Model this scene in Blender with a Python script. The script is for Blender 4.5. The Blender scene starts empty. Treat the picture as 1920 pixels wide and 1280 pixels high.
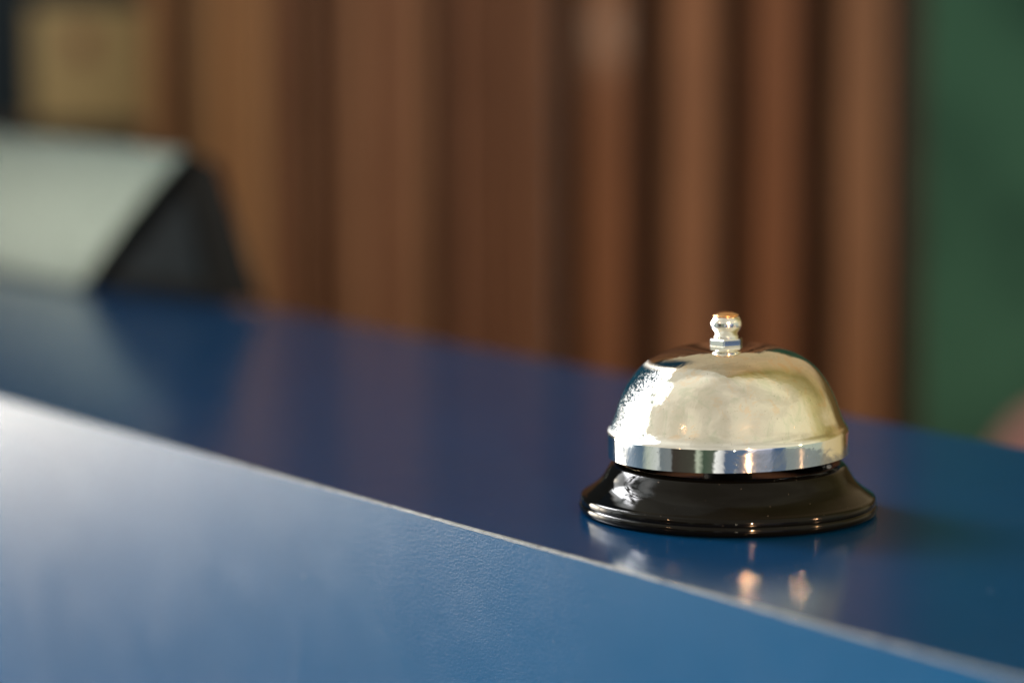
import bpy, bmesh, math, random
from mathutils import Vector, Matrix
random.seed(7)
PI = math.pi
sc = bpy.context.scene
C = sc.collection

# ------------------------------------------------------------------ camera
CAM = Vector((0.0, 0.0, 0.1473))
PITCH = math.radians(7.01)
FPX = 5333.0                                  # 100 mm lens, 36 mm sensor, 1920 px
cam = bpy.data.objects.new('camera', bpy.data.cameras.new('camera'))
C.objects.link(cam)
cam.location = CAM
cam.rotation_euler = (PI / 2 - PITCH, 0, 0)
cam.data.lens = 100
cam.data.sensor_width = 36
cam.data.clip_start = 0.02
cam.data.clip_end = 100
cam.data.dof.use_dof = True
cam.data.dof.focus_distance = 0.787
cam.data.dof.aperture_fstop = 4.2
sc.camera = cam

# ------------------------------------------------------------------ colour management
sc.view_settings.view_transform = 'Standard'
sc.view_settings.look = 'None'
sc.view_settings.exposure = 0.0
sc.view_settings.gamma = 1.0
sc.render.engine = 'CYCLES'
sc.cycles.use_denoising = True
sc.cycles.max_bounces = 10
sc.cycles.glossy_bounces = 8
sc.cycles.sample_clamp_indirect = 120
sc.cycles.caustics_reflective = True
sc.cycles.blur_glossy = 0.3


class NT:
    """small wrapper for building node trees"""
    def __init__(self, tree):
        self.t = tree
        tree.nodes.clear()

    def n(self, kind, **kw):
        nd = self.t.nodes.new(kind)
        for k, v in kw.items():
            setattr(nd, k, v)
        return nd

    def l(self, a, b):
        self.t.links.new(a, b)

    def put(self, sock, v):
        if hasattr(v, 'is_output') or isinstance(v, bpy.types.NodeSocket):
            self.l(v, sock)
        else:
            sock.default_value = v

    def m(self, op, a, b=0.0, c=None, clamp=False):
        nd = self.n('ShaderNodeMath', operation=op, use_clamp=clamp)
        self.put(nd.inputs[0], a)
        self.put(nd.inputs[1], b)
        if c is not None:
            self.put(nd.inputs[2], c)
        return nd.outputs[0]

    def ramp(self, fac, stops, interp='LINEAR'):
        nd = self.n('ShaderNodeValToRGB')
        cr = nd.color_ramp
        cr.interpolation = interp
        while len(cr.elements) < len(stops):
            cr.elements.new(0.5)
        for e, (p, c) in zip(cr.elements, stops):
            e.position = p
            e.color = (c[0], c[1], c[2], 1) if not isinstance(c, (int, float)) else (c, c, c, 1)
        self.put(nd.inputs[0], fac)
        return nd.outputs[0]

    def mix(self, fac, a, b, blend='MIX'):
        nd = self.n('ShaderNodeMix', data_type='RGBA', blend_type=blend)
        self.put(nd.inputs[0], fac)
        for s, v in ((nd.inputs[6], a), (nd.inputs[7], b)):
            if isinstance(v, tuple):
                s.default_value = (*v[:3], 1)
            else:
                self.l(v, s)
        return nd.outputs[2]

    def step(self, x, lo, hi):
        nd = self.n('ShaderNodeMapRange', interpolation_type='SMOOTHSTEP')
        self.put(nd.inputs[0], x)
        nd.inputs[1].default_value = lo
        nd.inputs[2].default_value = hi
        return nd.outputs[0]

    def noise(self, vec, scale, detail=2.0, rough=0.5, dist=0.0):
        nd = self.n('ShaderNodeTexNoise')
        if vec is not None:
            self.l(vec, nd.inputs['Vector'])
        nd.inputs['Scale'].default_value = scale
        nd.inputs['Detail'].default_value = detail
        nd.inputs['Roughness'].default_value = rough
        nd.inputs['Distortion'].default_value = dist
        return nd.outputs['Fac']


# ------------------------------------------------------------------ world: the bright lobby around the counter
world = bpy.data.worlds.new('World')
sc.world = world
world.use_nodes = True
w = NT(world.node_tree)
tc = w.n('ShaderNodeTexCoord')
sep = w.n('ShaderNodeSeparateXYZ')
w.l(tc.outputs['Generated'], sep.inputs[0])
dx, dy, dz = sep.outputs
wn1 = w.noise(tc.outputs['Generated'], 3.0, 3, 0.6)
az = w.m('MULTIPLY', w.m('ARCTAN2', dx, w.m('MULTIPLY', dy, -1.0)), 180 / PI)   # 0 behind the camera, -90 left
el = w.m('MULTIPLY', w.m('ARCSINE', dz), 180 / PI)
azw = w.m('ADD', az, w.m('MULTIPLY', w.m('SUBTRACT', wn1, 0.5), 10.0))
a01 = w.m('ADD', w.m('DIVIDE', azw, 360.0), 0.5)


def A(deg):
    return deg / 360.0 + 0.5


# horizon level: furniture, doors, people-height things of the lobby seen as vertical stripes
NAVY = (0.006, 0.03, 0.055)
hor = w.ramp(a01, [
    (0.0, NAVY), (A(-150), NAVY), (A(-146), (0.9, 0.95, 1.0)), (A(-112), (0.25, 0.32, 0.4)), (A(-92), (0.10, 0.16, 0.22)),
    (A(-86), (0.45, 0.5, 0.42)), (A(-73), (0.6, 0.63, 0.6)), (A(-70), (0.16, 0.19, 0.2)), (A(-60), (0.2, 0.22, 0.22)),
    (A(-57), (0.045, 0.037, 0.03)), (A(-37), (0.06, 0.06, 0.045)), (A(-33), (0.5, 0.55, 0.42)),
    (A(-27), (0.06, 0.09, 0.06)), (A(-16), (0.09, 0.11, 0.08)), (A(-14), (0.95, 0.95, 0.9)), (A(-9), (0.5, 0.5, 0.5)),
    (A(-7), (0.09, 0.13, 0.2)), (A(12), (0.12, 0.17, 0.26)), (A(16), (0.95, 0.85, 0.85)), (A(36), (0.6, 0.63, 0.78)),
    (A(40), (0.05, 0.12, 0.26)), (A(50), (0.06, 0.13, 0.25)), (A(54), (0.45, 0.5, 0.4)), (A(92), (0.42, 0.47, 0.38)),
    (A(100), (0.65, 0.55, 0.35)), (A(130), (0.55, 0.45, 0.25)), (A(140), (0.12, 0.08, 0.03)), (1.0, (0.05, 0.03, 0.015))])
# upper walls and ceiling
up = w.ramp(a01, [
    (0.0, (0.42, 0.35, 0.24)), (A(-152), (0.42, 0.36, 0.26)), (A(-146), (0.6, 0.58, 0.5)), (A(-100), (0.85, 0.82, 0.72)), (A(-60), (0.78, 0.73, 0.61)),
    (A(-20), (0.64, 0.60, 0.50)), (A(20), (0.65, 0.60, 0.49)), (A(60), (0.76, 0.71, 0.54)), (A(88), (0.70, 0.63, 0.43)),
    (A(100), (0.50, 0.43, 0.22)), (A(122), (0.30, 0.24, 0.09)), (A(145), (0.42, 0.3, 0.16)), (1.0, (0.42, 0.34, 0.22))])
patch = w.noise(tc.outputs['Generated'], 1.6, 4, 0.55, 0.6)
up = w.mix(1.0, up, w.ramp(patch, [(0.38, (0.84, 0.83, 0.79)), (0.47, (0.94, 0.93, 0.91)), (0.52, (1.06, 1.05, 1.02)), (0.6, (1.14, 1.14, 1.10))]), 'MULTIPLY')
col = w.mix(w.step(w.m('ADD', el, w.m('MULTIPLY', w.m('SUBTRACT', wn1, 0.5), 8.0)), 6.0, 16.0), hor, up)
# straight overhead and forward the ceiling is dim
col = w.mix(w.m('MULTIPLY', w.step(el, 72.0, 88.0), 0.3), col, (0.36, 0.3, 0.2))
col = w.mix(w.m('MULTIPLY', w.m('MULTIPLY', w.step(az, -170.0, -160.0), w.m('SUBTRACT', 1.0, w.step(az, -150.0, -146.0))), w.m('SUBTRACT', 1.0, w.step(el, 44.0, 52.0))), col, NAVY)
# tall windows on the left, with trees standing outside the glass
inaz = w.m('MULTIPLY', w.step(az, -149.0, -144.5), w.m('SUBTRACT', 1.0, w.step(w.m('ADD', w.m('ADD', az, w.m('MULTIPLY', w.m('SUBTRACT', 1.0, w.step(el, -2.0, 10.0)), 13.0)), w.m('MULTIPLY', w.m('SUBTRACT', wn1, 0.5), 50.0)), -98.0, -88.0)))
inel = w.m('MULTIPLY', w.step(el, -10.0, -5.0), w.m('SUBTRACT', 1.0, w.step(el, 44.0, 50.0)))
trees = w.noise(tc.outputs['Generated'], 5.5, 3, 0.6, 0.4)
glass = w.ramp(trees, [(0.36, (0.5, 0.55, 0.5)), (0.43, (3.2, 3.4, 3.4)), (0.6, (5.2, 5.2, 5.1))])
hot = w.m('MULTIPLY', w.m('MULTIPLY', w.step(az, -144.0, -138.0), w.m('SUBTRACT', 1.0, w.step(az, -118.0, -112.0))), w.m('MULTIPLY', w.step(el, 22.0, 28.0), w.m('SUBTRACT', 1.0, w.step(el, 46.0, 49.0))))
low = w.m('MULTIPLY', w.m('SUBTRACT', 1.0, w.step(az, -122.0, -108.0)), w.m('SUBTRACT', 1.0, w.step(el, 10.0, 18.0)))
glass = w.mix(w.m('MULTIPLY', low, 0.85), glass, (28.0, 25.0, 20.5))
glass = w.mix(hot, glass, w.ramp(trees, [(0.445, (0.6, 0.65, 0.6)), (0.465, (45.0, 45.0, 46.0))]))
mull = w.m('LESS_THAN', w.m('ABSOLUTE', w.m('SUBTRACT', w.m('MODULO', w.m('ADD', az, 360.0), 17.0), 8.5)), 7.9)
glass = w.mix(w.m('SUBTRACT', 1.0, mull), glass, (0.7, 0.68, 0.62))
col = w.mix(w.m('MULTIPLY', inaz, inel), col, glass)
# floor of the lobby far below the horizon
col = w.mix(w.m('SUBTRACT', 1.0, w.step(el, -38.0, -20.0)), col, (0.12, 0.13, 0.13))
bg = w.n('ShaderNodeBackground')
w.l(col, bg.inputs[0])
bg.inputs[1].default_value = 1.0
wo = w.n('ShaderNodeOutputWorld')
w.l(bg.outputs[0], wo.inputs[0])
world.cycles.sampling_method = 'MANUAL'
world.cycles.sample_map_resolution = 1024


# ------------------------------------------------------------------ lamps (warm ceiling spots of the lobby)
def lamp(name, az_deg, el_deg, dist, power, radius, colr, target=Vector((0.062, 0.802, 0.03))):
    a, e = math.radians(az_deg), math.radians(el_deg)
    d = Vector((math.sin(a) * math.cos(e), -math.cos(a) * math.cos(e), math.sin(e)))
    L = bpy.data.lights.new(name, 'SPOT')          # narrow downlight aimed at the counter
    L.spot_size = math.radians(9)
    L.spot_blend = 0.7
    L.energy = power
    L.shadow_soft_size = radius
    L.color = colr
    o = bpy.data.objects.new(name, L)
    o.location = target + d * dist
    o.rotation_euler = d.to_track_quat('Z', 'Y').to_euler()
    C.objects.link(o)
    return o


WARM = (1.0, 0.55, 0.27)
lamp('lobby_lamp', 15, 16.5, 1.9, 170, 0.018, WARM)
lamp('lobby_lamp', 68, 16.5, 2.0, 34, 0.018, WARM)
lamp('lobby_lamp', -52, 20, 2.2, 10, 0.02, WARM)


def low_lamp(x, y, z, power):
    L = bpy.data.lights.new('table_lamp', 'POINT')
    L.energy, L.shadow_soft_size, L.color = power, 0.035, (1.0, 0.86, 0.62)
    o = bpy.data.objects.new('table_lamp', L)
    o.location = (x, y, z)
    C.objects.link(o)


low_lamp(0.17, -1.5, 0.07, 4.0)


# ------------------------------------------------------------------ materials
def material(name):
    mt = bpy.data.materials.new(name)
    mt.use_nodes = True
    g = NT(mt.node_tree)
    out = g.n('ShaderNodeOutputMaterial')
    b = g.n('ShaderNodeBsdfPrincipled')
    g.l(b.outputs[0], out.inputs[0])
    return mt, g, b


def setin(g, b, **kw):
    names = {'color': 'Base Color', 'rough': 'Roughness', 'metal': 'Metallic', 'ior': 'IOR', 'coat': 'Coat Weight',
             'coat_rough': 'Coat Roughness', 'spec': 'Specular IOR Level', 'normal': 'Normal'}
    for k, v in kw.items():
        s = b.inputs[names[k]]
        if isinstance(v, tuple):
            s.default_value = (*v[:3], 1)
        elif isinstance(v, (int, float)):
            s.default_value = v
        else:
            g.l(v, s)


def bump(g, height, strength, distance):
    nd = g.n('ShaderNodeBump')
    nd.inputs['Strength'].default_value = strength
    nd.inputs['Distance'].default_value = distance
    g.l(height, nd.inputs['Height'])
    return nd.outputs[0]


def obj_co(g):
    return g.n('ShaderNodeTexCoord').outputs['Object']


def mat_laminate(name, grain, rough, base, ior=1.5):
    mt, g, b = material(name)
    co = obj_co(g)
    n1 = g.noise(co, 1600, 3, 0.55, 0.2)
    n2 = g.noise(co, 900, 2, 0.5)
    h = g.m('ADD', n1, g.m('MULTIPLY', n2, 0.6))
    big = g.noise(co, 14, 3, 0.6)
    c = g.mix(big, tuple(x * 0.9 for x in base), tuple(x * 1.1 for x in base))
    dust = g.noise(co, 260, 1, 0.5)
    c = g.mix(g.m('MULTIPLY', g.step(dust, 0.79, 0.83), 0.35), c, (0.3, 0.35, 0.4))
    dust2 = g.noise(co, 750, 1, 0.5)
    c = g.mix(g.m('MULTIPLY', g.step(dust2, 0.775, 0.80), 0.22), c, (0.3, 0.35, 0.4))
    wipe = g.step(g.noise(co, 18, 4, 0.7, 1.5), 0.45, 0.7)
    r = g.m('ADD', g.m('ADD', rough - 0.035, g.m('MULTIPLY', g.noise(co, 40, 3, 0.6), 0.06)), g.m('MULTIPLY', wipe, 0.03))
    setin(g, b, color=c, rough=r, ior=ior, normal=bump(g, h, grain, 0.00011))
    return mt


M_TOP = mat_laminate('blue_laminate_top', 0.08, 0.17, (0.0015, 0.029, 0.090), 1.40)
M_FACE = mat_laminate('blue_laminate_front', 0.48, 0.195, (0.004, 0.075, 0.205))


def mat_edge():
    mt, g, b = material('worn_edge_band')
    co = obj_co(g)
    n = g.noise(co, 160, 5, 0.7)
    c = g.ramp(n, [(0.36, (0.03, 0.027, 0.02)), (0.45, (0.085, 0.10, 0.10)), (0.7, (0.16, 0.18, 0.18))])
    setin(g, b, color=c, rough=0.55, normal=bump(g, n, 0.6, 0.0003))
    return mt


M_EDGE = mat_edge()


def mat_dome():
    mt, g, b = material('tarnished_nickel')
    co = obj_co(g)
    s = g.n('ShaderNodeSeparateXYZ')
    g.l(co, s.inputs[0])
    x, y, z = s.outputs
    low = g.noise(co, 55, 4, 0.6, 0.4)
    fine = g.noise(co, 1500, 2, 0.6)
    mid = g.noise(co, 420, 3, 0.7)
    # silvery on the band, warmer on the dome
    band = g.m('SUBTRACT', 1.0, g.step(z, 0.0235, 0.0262))
    base = g.mix(low, (0.87, 0.82, 0.71), (0.91, 0.88, 0.80))
    blotch = g.noise(co, 170, 4, 0.65, 0.8)
    base = g.mix(1.0, base, g.ramp(blotch, [(0.34, (0.88, 0.93, 0.90)), (0.46, (1.0, 1.0, 1.0)), (0.54, (1.0, 1.0, 1.0)), (0.64, (1.04, 0.93, 0.84))]), 'MULTIPLY')
    base = g.mix(band, base, (0.90, 0.90, 0.88))
    gold_reflection = g.m('MULTIPLY', g.step(g.m('ADD', x, g.m('MULTIPLY', low, 0.02)), 0.032, 0.042), 0.45)  # gold room reflection on the right flank, painted into the metal colour
    base = g.mix(gold_reflection, base, (0.84, 0.70, 0.38))
    # pitting: a light sprinkle all over, heavier towards the rim and in one worn patch on the left
    pit = g.step(fine, 0.66, 0.72)
    rim = g.m('ADD', 0.4, g.m('MULTIPLY', g.m('SUBTRACT', 1.0, g.step(z, 0.016, 0.034)), 0.5))
    gate = g.step(mid, 0.46, 0.62)
    pits = g.m('MULTIPLY', g.m('MULTIPLY', pit, gate), rim)
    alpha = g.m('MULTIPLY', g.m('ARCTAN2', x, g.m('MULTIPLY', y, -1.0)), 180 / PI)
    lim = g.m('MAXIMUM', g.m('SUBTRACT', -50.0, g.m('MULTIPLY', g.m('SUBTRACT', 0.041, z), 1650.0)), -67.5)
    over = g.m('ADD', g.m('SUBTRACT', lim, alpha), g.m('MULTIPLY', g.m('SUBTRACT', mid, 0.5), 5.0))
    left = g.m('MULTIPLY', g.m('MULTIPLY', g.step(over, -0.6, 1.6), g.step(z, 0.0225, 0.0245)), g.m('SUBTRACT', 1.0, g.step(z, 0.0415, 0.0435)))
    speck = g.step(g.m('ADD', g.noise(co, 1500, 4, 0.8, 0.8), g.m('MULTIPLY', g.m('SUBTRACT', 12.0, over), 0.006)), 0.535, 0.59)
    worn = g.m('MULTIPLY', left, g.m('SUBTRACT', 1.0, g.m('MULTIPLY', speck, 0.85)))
    base = g.mix(pits, base, (0.12, 0.10, 0.07))
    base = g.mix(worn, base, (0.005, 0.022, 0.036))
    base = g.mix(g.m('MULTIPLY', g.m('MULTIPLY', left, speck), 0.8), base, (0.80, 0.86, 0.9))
    r = g.m('ADD', 0.032, g.m('MULTIPLY', g.step(low, 0.4, 0.65), 0.035))
    r = g.m('ADD', r, g.m('MULTIPLY', g.step(blotch, 0.55, 0.68), 0.05))
    r = g.m('ADD', r, g.m('MULTIPLY', pits, 0.4))
    r = g.m('ADD', r, g.m('ADD', g.m('MULTIPLY', g.m('MULTIPLY', left, speck), 0.40), g.m('MULTIPLY', worn, 0.85)))
    h = g.m('ADD', g.m('MULTIPLY', low, 5.0), g.m('MULTIPLY', fine, 0.03))
    setin(g, b, color=base, rough=r, spec=g.m('MULTIPLY', g.m('SUBTRACT', 1.0, worn), 0.5), metal=g.m('SUBTRACT', 1.0, worn), normal=bump(g, h, 0.22, 0.0002))
    return mt


M_DOME = mat_dome()


def mat_simple(name, color, rough, metal=0.0, nscale=60, var=0.08, coat=0.0, bstr=0.0, bscale=300, bdist=0.0002, spec=0.5):
    mt, g, b = material(name)
    co = obj_co(g)
    n = g.noise(co, nscale, 4, 0.6)
    c = g.mix(n, tuple(x * (1 - var) for x in color), tuple(x * (1 + var) for x in color))
    kw = dict(color=c, rough=g.m('ADD', rough * 0.85, g.m('MULTIPLY', n, rough * 0.3)), metal=metal, coat=coat, spec=spec)
    if bstr:
        kw['normal'] = bump(g, g.noise(co, bscale, 3, 0.5), bstr, bdist)
    setin(g, b, **kw)
    if coat:
        b.inputs['Coat Roughness'].default_value = 0.04
    return mt


M_CHROME = mat_simple('bright_chrome', (0.90, 0.90, 0.87), 0.07, 1.0, 300, 0.03, bstr=0.2, bscale=350, bdist=0.0001)
M_COPPER = mat_simple('coppery_cap', (0.88, 0.50, 0.24), 0.22, 1.0, 400, 0.1)
M_DARKPOST = mat_simple('dark_steel', (0.03, 0.03, 0.03), 0.4, 0.8)
M_HOUSING = mat_simple('black_plastic', (0.003, 0.003, 0.0025), 0.6, 0.0, 80, 0.1, spec=0.03)
M_SIDE = mat_simple('slate_plastic', (0.004, 0.010, 0.015), 0.55, 0.0, 80, 0.1, spec=0.04)
M_WALL_NAVY = mat_simple('dark_navy_paint', (0.005, 0.020, 0.036), 0.6, 0.0, 6, 0.15)
M_LEDGE = mat_simple('dark_brown_wood', (0.045, 0.030, 0.020), 0.5, 0.0, 20, 0.2)
M_FLOOR = mat_simple('grey_floor_tile', (0.12, 0.115, 0.105), 0.45, 0.0, 5, 0.15)
M_PINK = mat_simple('dusty_pink_velvet', (0.44, 0.22, 0.20), 0.85, 0.0, 40, 0.1)
M_STEELLEG = mat_simple('black_steel', (0.02, 0.02, 0.02), 0.35, 0.6)
M_BACKING = mat_simple('dark_brown_backing', (0.022, 0.013, 0.008), 0.7, 0.0, 10, 0.2)


def mat_enamel():
    mt, g, b = material('black_enamel')
    co = obj_co(g)
    dust = g.step(g.noise(co, 1300, 1, 0.5), 0.765, 0.80)
    dull = g.step(g.noise(co, 70, 4, 0.65, 0.6), 0.5, 0.72)
    c = g.mix(g.m('MULTIPLY', dust, 0.35), (0.0022, 0.0022, 0.002), (0.2, 0.19, 0.17))
    r = g.m('ADD', 0.045, g.m('MULTIPLY', dull, 0.09))
    h = g.m('ADD', g.noise(co, 110, 3, 0.5), g.m('MULTIPLY', g.noise(co, 700, 2, 0.5), 0.05))
    setin(g, b, color=c, rough=r, spec=0.18, normal=bump(g, h, 0.14, 0.0002))
    return mt


M_BLACK = mat_enamel()


def mat_ribbed():
    mt, g, b = material('pale_ribbed_cover')
    co = obj_co(g)
    n = g.noise(co, 30, 3, 0.6)
    c = g.mix(n, (0.016, 0.044, 0.036), (0.021, 0.052, 0.043))
    setin(g, b, color=c, rough=0.34, metal=0.6)
    return mt


M_RIB = mat_ribbed()


def mat_wood(name, tones, gloss=0.5, coat=0.03):
    mt, g, b = material(name)
    geo = g.n('ShaderNodeNewGeometry')
    co = obj_co(g)
    mp = g.n('ShaderNodeMapping')
    mp.inputs['Scale'].default_value = (1.0, 1.0, 0.06)
    g.l(co, mp.inputs[0])
    grain = g.noise(mp.outputs[0], 160, 6, 0.65, 0.5)
    broad = g.noise(mp.outputs[0], 24, 3, 0.6, 0.3)
    k = len(tones)
    base = g.ramp(geo.outputs['Random Per Island'], [(i / k, t) for i, t in enumerate(tones)], 'CONSTANT')
    c = g.mix(1.0, base, g.ramp(grain, [(0.3, (0.72, 0.68, 0.62)), (0.55, (1.0, 1.0, 1.0)), (0.75, (1.2, 1.18, 1.12))]), 'MULTIPLY')
    c = g.mix(1.0, c, g.ramp(broad, [(0.3, (0.8, 0.8, 0.8)), (0.7, (1.18, 1.15, 1.1))]), 'MULTIPLY')
    setin(g, b, color=c, rough=g.m('ADD', gloss - 0.06, g.m('MULTIPLY', grain, 0.14)), coat=coat, coat_rough=0.08, normal=bump(g, grain, 0.25, 0.0004))
    return mt


def mat_green():
    mt, g, b = material('green_painted_wall')
    co = obj_co(g)
    n = g.step(g.noise(co, 4.5, 3, 0.6), 0.36, 0.64)  # uneven lamplight on the wall, painted into the green as soft patches
    c = g.mix(n, (0.032, 0.098, 0.068), (0.080, 0.225, 0.145))
    setin(g, b, color=c, rough=0.6, spec=0.15)
    return mt


M_GREEN = mat_green()


def mat_notice():
    mt, g, b = material('yellowed_notice_paper')
    co = obj_co(g)
    n = g.noise(co, 25, 4, 0.6)
    c = g.mix(n, (0.56, 0.40, 0.18), (0.74, 0.56, 0.29))
    setin(g, b, color=c, rough=0.6)
    return mt


M_NOTICE = mat_notice()
M_RED = mat_simple('faded_red_ink', (0.30, 0.10, 0.07), 0.6)


# ------------------------------------------------------------------ mesh helpers
def mesh_obj(name, bm, mat, parent=None, smooth=False, loc=None):
    bmesh.ops.recalc_face_normals(bm, faces=bm.faces)
    me = bpy.data.meshes.new(name)
    bm.to_mesh(me)
    bm.free()
    me.materials.append(mat)
    if smooth:
        for p in me.polygons:
            p.use_smooth = True
    o = bpy.data.objects.new(name, me)
    C.objects.link(o)
    if parent:
        o.parent = parent
    if loc:
        o.location = loc
    return o


def tag(o, label=None, cat=None, group=None, kind=None):
    for k, v in (('label', label), ('category', cat), ('group', group), ('kind', kind)):
        if v:
            o[k] = v
    return o


def empty(name, loc, rz=0.0):
    o = bpy.data.objects.new(name, None)
    o.empty_display_size = 0.05
    o.location = loc
    o.rotation_euler = (0, 0, rz)
    C.objects.link(o)
    return o


def add_box(bm, x0, x1, y0, y1, z0, z1, bev=0.0, segs=2):
    b2 = bmesh.new()
    bmesh.ops.create_cube(b2, size=1.0)
    for v in b2.verts:
        v.co = Vector(((x0 + x1) / 2 + v.co.x * (x1 - x0), (y0 + y1) / 2 + v.co.y * (y1 - y0), (z0 + z1) / 2 + v.co.z * (z1 - z0)))
    if bev:
        bmesh.ops.bevel(b2, geom=b2.edges[:], offset=bev, segments=segs, profile=0.5, affect='EDGES')
    tmp = bpy.data.meshes.new('tmp')
    b2.to_mesh(tmp)
    b2.free()
    bm.from_mesh(tmp)
    bpy.data.meshes.remove(tmp)


def smooth_profile(parts, sub=6):
    """parts: lists of (r, z) in mm; each list is a smooth run (Catmull-Rom), runs meet at sharp corners"""
    out = []
    for run in parts:
        n = len(run)
        for i in range(n - 1):
            p0 = run[max(i - 1, 0)]
            p1, p2 = run[i], run[i + 1]
            p3 = run[min(i + 2, n - 1)]
            for k in range(sub):
                t = k / sub
                q = []
                for a in range(2):
                    q.append(0.5 * (2 * p1[a] + (p2[a] - p0[a]) * t + (2 * p0[a] - 5 * p1[a] + 4 * p2[a] - p3[a]) * t * t
                                    + (3 * p1[a] - p0[a] - 3 * p2[a] + p3[a]) * t ** 3))
                out.append(tuple(q))
        out.append(run[-1])
    res = [out[0]]
    for p in out[1:]:
        if math.hypot(p[0] - res[-1][0], p[1] - res[-1][1]) > 1e-4:
            res.append(p)
    return res


def lathe(name, prof, mat, parent, seg=160, wob=0.0, smooth=True, sharp=40):
    bm = bmesh.new()
    rings = []
    for (r, z) in prof:
        if r < 1e-4:
            rings.append([bm.verts.new((0, 0, z / 1000))])
        else:
            rings.append([bm.verts.new((r / 1000 * (1 + wob * math.sin(3 * t + z * 0.2) + wob * 0.6 * math.sin(7 * t + 1.3)) * math.cos(t),
                                        r / 1000 * (1 + wob * math.sin(3 * t + z * 0.2) + wob * 0.6 * math.sin(7 * t + 1.3)) * math.sin(t), z / 1000))
                          for t in [2 * PI * k / seg for k in range(seg)]])
    for a, b in zip(rings[:-1], rings[1:]):
        if len(a) == 1 and len(b) == 1:
            continue
        for k in range(seg):
            k2 = (k + 1) % seg
            if len(a) == 1:
                bm.faces.new((a[0], b[k], b[k2]))
            elif len(b) == 1:
                bm.faces.new((a[k], b[0], a[k2]))
            else:
                bm.faces.new((a[k], b[k], b[k2], a[k2]))
    o = mesh_obj(name, bm, mat, parent, smooth)
    if smooth:
        o.data.set_sharp_from_angle(angle=math.radians(sharp))
    return o


# ------------------------------------------------------------------ where things stand
def ray(u, v):
    x, y = (u - 960) / FPX, (640 - v) / FPX
    return Vector((x, math.cos(PITCH) + y * math.sin(PITCH), -math.sin(PITCH) + y * math.cos(PITCH)))


def on_plane(u, v, z=0.0):
    d = ray(u, v)
    return CAM + d * ((z - CAM.z) / d.z)


def on_depth(u, v, Y):
    d = ray(u, v)
    return CAM + d * (Y / d.y)


FLOOR = -1.05
n0, n1 = on_plane(0, 745), on_plane(1920, 1275)
f0, f1 = on_plane(500, 580), on_plane(1920, 840)
E = (n1 - n0).normalized()                     # along the counter, towards the viewer's right
N = Vector((-E.y, E.x, 0))                     # across the counter, away from the viewer
if N.y < 0:
    N = -N
WIDTH = (((f0 - n0).dot(N)) + ((f1 - n0).dot(N))) / 2
ANG = math.atan2(E.y, E.x)

# ------------------------------------------------------------------ floor
bm = bmesh.new()
add_box(bm, -2.6, 3.2, -2.2, 3.0, FLOOR - 0.05, FLOOR)
tag(mesh_obj('floor', bm, M_FLOOR), 'grey tiled lobby floor under the counter', 'floor', kind='structure')

# ------------------------------------------------------------------ reception counter
S0, S1 = -1.08, 1.5                            # extent along E measured from n0
ctr = empty('reception_counter', (n0.x, n0.y, FLOOR), ANG)
tag(ctr, 'long blue laminate reception counter with a worn cream front edge', 'counter')
H0 = -FLOOR                                    # height of the top in the counter's frame
sgn = 1 if (Matrix.Rotation(-ANG, 4, 'Z') @ N).y > 0 else -1
ch = 0.0004
bm = bmesh.new()
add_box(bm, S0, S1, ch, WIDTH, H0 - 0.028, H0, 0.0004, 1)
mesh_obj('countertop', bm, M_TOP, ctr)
bm = bmesh.new()                               # the worn chamfered strip along the front arris, slightly uneven
NS = 900
rows = []
for i in range(NS + 1):
    s = S0 + (S1 - S0) * i / NS
    a = 0.00010 * math.sin(s * 61) + 0.00007 * math.sin(s * 173 + 1) + random.uniform(-0.00007, 0.00007)
    b = 0.00012 * math.sin(s * 47 + 2) + random.uniform(-0.00009, 0.00009)
    rows.append([bm.verts.new(p) for p in ((s, ch + 0.0004 + a, H0 - 0.0005 + 0.00055), (s, ch * 0.45, H0 - 0.00018), (s, -0.00012, H0 - ch - 0.0002 + b), (s, ch + 0.001, H0 - ch - 0.0006 + b), (s, ch + 0.001, H0 - 0.0006))])
for r0, r1 in zip(rows[:-1], rows[1:]):
    for k in range(5):
        bm.faces.new((r0[k], r0[(k + 1) % 5], r1[(k + 1) % 5], r1[k]))
mesh_obj('edge_trim', bm, M_EDGE, ctr)
bm = bmesh.new()
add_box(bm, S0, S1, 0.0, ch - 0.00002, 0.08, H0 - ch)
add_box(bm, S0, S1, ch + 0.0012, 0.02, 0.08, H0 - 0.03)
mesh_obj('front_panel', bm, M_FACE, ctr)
bm = bmesh.new()
add_box(bm, S0 + 0.02, S1 - 0.02, 0.04, WIDTH - 0.04, 0.0, H0 - 0.03)
mesh_obj('cabinet_body', bm, M_BACKING, ctr)

# ------------------------------------------------------------------ desk bell
bc = on_plane(1364, 957)
bell = empty('desk_bell', (bc.x, bc.y, 0.0))
tag(bell, 'small metal call bell with black base standing on the blue counter', 'bell')
base_prof = smooth_profile([
    [(0.0, 0.5), (39.5, 0.5)],
    [(39.5, 0.5), (40.6, 0.1), (42.0, 0.5), (42.45, 1.5), (42.35, 2.4), (42.0, 2.9)],
    [(42.0, 2.9), (42.15, 3.4), (42.1, 4.2), (41.7, 5.0), (40.6, 5.7), (38.9, 6.9), (37.2, 8.3), (35.8, 10.0), (34.8, 11.7), (33.9, 13.1), (33.2, 13.9), (32.2, 14.35), (30.8, 14.4), (29.6, 13.8), (28.8, 12.0)],
    [(28.8, 12.0), (27.5, 10.5), (0.0, 10.5)]])
lathe('bell_base', base_prof, M_BLACK, bell, wob=0.0008)
lathe('inner_post', [(0, 10.4), (7, 10.4), (7, 13), (3, 14), (3, 46), (0, 46)], M_DARKPOST, bell, 48)
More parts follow.
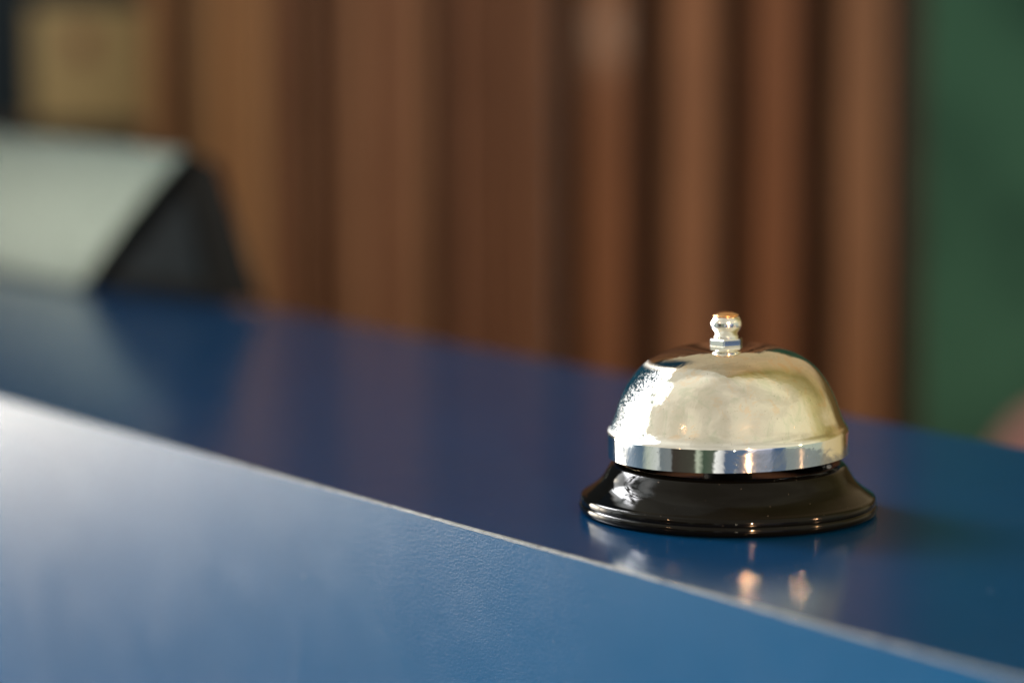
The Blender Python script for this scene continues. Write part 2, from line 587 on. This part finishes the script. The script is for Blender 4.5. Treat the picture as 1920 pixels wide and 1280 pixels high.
TILT = Matrix.Translation((0, 0, 0.015)) @ Matrix.Rotation(math.radians(-1.4), 4, 'Y') @ Matrix.Rotation(math.radians(0.3), 4, 'X') @ Matrix.Translation((0, 0, -0.015))
dome_prof = smooth_profile([
    [(4.0, 47.3), (9, 47.0), (14, 46.0), (18.3, 44.5), (22.4, 42.2), (25.7, 39.0), (28.6, 34.4), (30.3, 30.4), (31.5, 26.8), (33.2, 24.4), (33.4, 23.4), (33.2, 16.9)],
    [(33.2, 17.0), (34.4, 16.9)],
    [(34.4, 16.9), (34.38, 20), (34.34, 22.8), (34.2, 23.6), (33.85, 24.3), (33.3, 25.1), (32.6, 26.5), (32.0, 28.2), (30.9, 31.5), (29.2, 35.4), (26.3, 39.8), (22.9, 43.0), (18.7, 45.4), (14.1, 46.9), (9.0, 47.65), (0.0, 47.9)]])
dome = lathe('bell_dome', dome_prof, M_DOME, bell, 200, wob=0.0012, sharp=50)
dome.data.transform(TILT)
# button: hexagon collar, waist, ball and a coppery cap
bm = bmesh.new()
R6 = 4.95
ring = []
for zz, k in ((47.75, 0.965), (47.95, 1.0), (49.45, 1.0), (49.75, 0.955)):
    ring.append([bm.verts.new((R6 * k / 1000 * math.sin(math.radians(-12 + 60 * i)), -R6 * k / 1000 * math.cos(math.radians(-12 + 60 * i)), zz / 1000)) for i in range(6)])
for r0, r1 in zip(ring[:-1], ring[1:]):
    for k in range(6):
        bm.faces.new((r0[k], r0[(k + 1) % 6], r1[(k + 1) % 6], r1[k]))
bm.faces.new(ring[0])
bm.faces.new(ring[-1])
bmesh.ops.bevel(bm, geom=[e for e in bm.edges if abs(e.verts[0].co.z - e.verts[1].co.z) > 0.0005], offset=0.00025, segments=2, affect='EDGES')
nut = mesh_obj('hex_collar', bm, M_CHROME, bell)
nut.data.transform(TILT)
knob_prof = smooth_profile([
    [(0, 49.7), (3.5, 49.7)],
    [(3.5, 49.7), (3.55, 50.2), (3.35, 50.7), (3.15, 51.0)],
    [(3.15, 51.0), (3.5, 51.6), (4.15, 52.5), (4.5, 53.6), (4.35, 54.8), (3.85, 55.7), (3.45, 56.0)],
    [(3.45, 56.0), (0, 56.0)]])
knob = lathe('push_button', knob_prof, M_CHROME, bell, 72)
knob.data.transform(TILT)
cap = lathe('button_cap', smooth_profile([[(0, 56.02), (3.5, 56.05)], [(3.5, 56.05), (3.72, 56.25), (3.55, 56.5), (2.9, 56.85), (1.6, 57.25), (0, 57.4)]]), M_COPPER, knob, 72)
cap.data.transform(TILT)

# ------------------------------------------------------------------ wedge shaped display terminal at the far edge of the counter
pa = on_plane(163, 541)
pb = on_plane(503, 583)
pc = on_depth(366, 281, (pa.y * 0.4 + pb.y * 0.6))
LEN = 0.34
term = empty('display_terminal', (pa.x, pa.y, 0.0))
tag(term, 'low wedge-shaped terminal with pale ribbed face and black end on counter far side', 'terminal')

qn = (pb - pa).cross(pc - pa)
qr = ray(412, 296)
pd = CAM + qr * ((pa - CAM).dot(qn) / qr.dot(qn))    # fourth corner of the end, in the same plane


def loc(p):
    return Vector((p.x - pa.x, p.y - pa.y, p.z + 0.0003))


A0, B0, C0, D0 = loc(pa), loc(pb), loc(pc), loc(pd)
back = -E * LEN
bm = bmesh.new()
v = [bm.verts.new(p) for p in (A0, B0, D0, C0, A0 + back, B0 + back, D0 + back, C0 + back)]
for f in ((0, 1, 2, 3), (7, 6, 5, 4), (0, 4, 5, 1), (1, 5, 6, 2), (2, 6, 7, 3), (3, 7, 4, 0)):
    bm.faces.new([v[i] for i in f])
bmesh.ops.bevel(bm, geom=bm.edges[:], offset=0.003, segments=3, affect='EDGES')
mesh_obj('housing', bm, M_HOUSING, term, smooth=False)
# end panel let into the triangular end
cen = (A0 + B0 + C0) / 3
nrm = (B0 - A0).cross(C0 - A0).normalized()
if nrm.dot(E) < 0:
    nrm = -nrm
bm = bmesh.new()
tri = [A0 * 0.80 + B0 * 0.10 + C0 * 0.10, A0 * 0.28 + B0 * 0.60 + C0 * 0.12, A0 * 0.16 + B0 * 0.14 + C0 * 0.70]
vs0 = [bm.verts.new(p + nrm * 0.0012) for p in tri]
vs1 = [bm.verts.new(p - nrm * 0.002) for p in tri]
bm.faces.new(vs0)
bm.faces.new(vs1[::-1])
for i in range(3):
    bm.faces.new((vs0[i], vs0[(i + 1) % 3], vs1[(i + 1) % 3], vs1[i]))
mesh_obj('end_panel', bm, M_SIDE, term)
# ribbed pale cover over the slanted face: ribs run up the slope
fn = E.cross(C0 - A0).normalized()
if fn.y > 0:
    fn = -fn
bm = bmesh.new()
up_v = C0 - A0
o0 = A0 + up_v * 0.015 + fn * 0.0008
o1 = A0 + up_v * 0.97 + fn * 0.0008
BULGE = 0.0025
P = 0.0046
nr = int((LEN - 0.004) / P)
for i in range(nr):
    s0 = 0.002 + i * P
    prof = ((0.0, 0.0), (0.0006, 0.0024), (P * 0.68, 0.0024), (P * 0.68 + 0.0006, 0.0), (P, 0.0))
    for (a, ha), (b, hb) in zip(prof[:-1], prof[1:]):
        for k in range(12):
            t0, t1 = k / 12, (k + 1) / 12
            q0, q1 = o0.lerp(o1, t0) + fn * BULGE * 4 * t0 * (1 - t0), o0.lerp(o1, t1) + fn * BULGE * 4 * t1 * (1 - t1)
            bm.faces.new([bm.verts.new(q) for q in (q0 - E * (s0 + a) + fn * ha, q0 - E * (s0 + b) + fn * hb, q1 - E * (s0 + b) + fn * hb, q1 - E * (s0 + a) + fn * ha)])
bmesh.ops.remove_doubles(bm, verts=bm.verts, dist=0.00001)
mesh_obj('ribbed_cover', bm, M_RIB, term)

# ------------------------------------------------------------------ wall behind: timber battens
YW = 2.02


def ux(u, Y=YW):
    return on_depth(u, 300, Y).x


TOPZ = 0.75


def batten_panel(name, spans, depth, tones, parent, Y=YW, gloss=0.5, coat=0.03):
    mt = mat_wood(name + '_wood', tones, gloss, coat)
    bm = bmesh.new()
    for u0, u1, d in spans:
        add_box(bm, ux(u0, Y), ux(u1, Y), Y - d, Y + 0.004, FLOOR, TOPZ, 0.004, 3)
    return mesh_obj(name, bm, mt, parent)


wall = empty('batten_wall', (ux(1000), YW, FLOOR))
tag(wall, 'brown timber wall of vertical battens with dark gaps behind the counter', 'wall')


def keep(o):
    o.matrix_parent_inverse = Matrix.Translation(wall.location).inverted()


T_LEFT = [(0.609, 0.310, 0.133), (0.484, 0.235, 0.103), (0.556, 0.293, 0.133)]
T_MID = [(0.39, 0.165, 0.085), (0.46, 0.222, 0.118), (0.31, 0.132, 0.066), (0.42, 0.19, 0.098), (0.35, 0.15, 0.082)]
T_RIGHT = [(0.47, 0.185, 0.076), (0.52, 0.235, 0.112), (0.39, 0.145, 0.058), (0.49, 0.21, 0.10)]
keep(batten_panel('left_battens', [(282, 322, .03), (380, 428, .03), (432, 470, .028)], .03, T_LEFT, wall))
keep(batten_panel('corner_batten', [(472, 505, .045)], .045, [(0.690, 0.365, 0.174)], wall))
keep(batten_panel('middle_battens', [(508, 546, .03), (549, 584, .03), (612, 652, .028), (655, 696, .034), (699, 736, .03), (739, 806, .034), (842, 872, .026), (875, 905, .03), (910, 952, .024), (956, 990, .034), (993, 1040, .032)], .03, T_MID, wall))
keep(batten_panel('right_battens', [(1088, 1180, .045), (1243, 1338, .045), (1397, 1488, .045), (1554, 1646, .045)], .045, T_RIGHT, wall, coat=0.1))
bm = bmesh.new()
add_box(bm, ux(274), ux(1044), YW + 0.0045, YW + 0.012, FLOOR, TOPZ)
keep(mesh_obj('brown_backing', bm, mat_wood('mid_brown_wood', [(0.20, 0.100, 0.046)]), wall))
bm = bmesh.new()
add_box(bm, ux(1044) + 0.001, ux(1712), YW + 0.0045, YW + 0.03, FLOOR, TOPZ)
keep(mesh_obj('dark_backing', bm, M_BACKING, wall))
bm = bmesh.new()
add_box(bm, ux(1664), ux(1726), YW - 0.015, YW + 0.004, FLOOR, TOPZ, 0.002, 2)
keep(mesh_obj('end_post', bm, mat_wood('end_post_wood', [(0.055, 0.032, 0.016)]), wall))

# navy wall on the left with a notice, green wall on the right
YN = YW + 0.10
bm = bmesh.new()
add_box(bm, ux(262) - 0.9, ux(272), YN, YN + 0.08, FLOOR, TOPZ)
tag(mesh_obj('navy_wall', bm, M_WALL_NAVY), 'dark navy wall left of the timber battens', 'wall')
bm = bmesh.new()
zl = on_depth(100, 228, YN).z
add_box(bm, ux(262) - 0.8, ux(270), YN - 0.07, YN - 0.001, zl - 0.05, zl, 0.003, 2)
tag(mesh_obj('wall_ledge', bm, M_LEDGE), 'dark brown ledge along the navy wall behind the terminal', 'shelf')
nx0, nx1 = on_depth(58, 0, YN - 0.03).x, on_depth(266, 0, YN - 0.03).x
nz0, nz1 = zl + 0.0005, on_depth(100, 12, YN - 0.03).z
notice = empty('notice_board', ((nx0 + nx1) / 2, YN - 0.03, nz0))
tag(notice, 'yellowish notice standing against the navy wall at upper left', 'notice')
bm = bmesh.new()
hw = (nx1 - nx0) / 2
add_box(bm, -hw, hw, -0.004, 0.004, 0.0, nz1 - nz0, 0.001, 1)
mesh_obj('notice_sheet', bm, M_NOTICE, notice)
bm = bmesh.new()
mk = on_depth(152, 84, YN - 0.035)
add_box(bm, mk.x - notice.location.x - 0.007, mk.x - notice.location.x + 0.007, -0.0062, -0.0042, mk.z - nz0 - 0.010, mk.z - nz0 + 0.010, 0.0008, 1)
mesh_obj('red_mark', bm, M_RED, notice)

YG = YW + 0.45
bm = bmesh.new()
add_box(bm, ux(1600), ux(1716) + 0.36, YG, YG + 0.08, FLOOR, TOPZ)
tag(mesh_obj('green_wall', bm, M_GREEN), 'plain green wall to the right of the timber battens', 'wall')

# ------------------------------------------------------------------ pink chair in front of the green wall
YC = 1.75
pk = on_depth(1957, 706, YC)
chair = empty('pink_chair', (pk.x, YC, FLOOR))
tag(chair, 'dusty pink round-backed chair beyond the counter at the right edge', 'chair')
zt = pk.z - FLOOR
bm = bmesh.new()
W2, T2 = 0.048 * 1.0, 0.03
HW = 0.21
bk = []
NB = 40
for side in (-1, 1):
    loop = []
    for i in range(NB):
        t = 2 * PI * i / NB
        cx = math.copysign(abs(math.cos(t)) ** 0.42, math.cos(t)) * HW
        cz = math.copysign(abs(math.sin(t)) ** 0.42, math.sin(t)) * 0.20
        loop.append((cx, cz))
    bk.append(loop)
rings = []
for k, (yy, s) in enumerate(((-0.03, 0.80), (-0.026, 0.93), (-0.012, 0.99), (0.0, 1.0), (0.012, 0.99), (0.026, 0.93), (0.03, 0.80))):
    rings.append([bm.verts.new((cx * s + HW - 0.045, yy + 0.25 * cx * cx, zt - 0.20 + cz * s)) for cx, cz in bk[0]])
for r0, r1 in zip(rings[:-1], rings[1:]):
    for k in range(NB):
        bm.faces.new((r0[k], r0[(k + 1) % NB], r1[(k + 1) % NB], r1[k]))
bm.faces.new(rings[0])
bm.faces.new(rings[-1])
CX = HW - 0.045
mesh_obj('backrest', bm, M_PINK, chair, smooth=True)
bm = bmesh.new()
add_box(bm, CX - 0.22, CX + 0.22, -0.02, 0.42, zt - 0.52, zt - 0.42, 0.035, 4)
mesh_obj('seat', bm, M_PINK, chair, smooth=True)
for sx in (-1, 1):
    for yy in (0.03, 0.37):
        bm = bmesh.new()
        add_box(bm, CX + sx * 0.18 - 0.012, CX + sx * 0.18 + 0.012, yy - 0.012, yy + 0.012, 0, zt - 0.52 + 0.002, 0.003, 1)
        mesh_obj('leg', bm, M_STEELLEG, chair)
bm = bmesh.new()
add_box(bm, CX - 0.05, CX + 0.05, -0.012, 0.012, zt - 0.44, zt - 0.32, 0.003, 1)
mesh_obj('back_bracket', bm, M_STEELLEG, chair)
print('WIDTH', WIDTH, 'E', E, 'bell', bc, 'pa', pa, 'pb', pb, 'pc', pc, 'n0', n0)
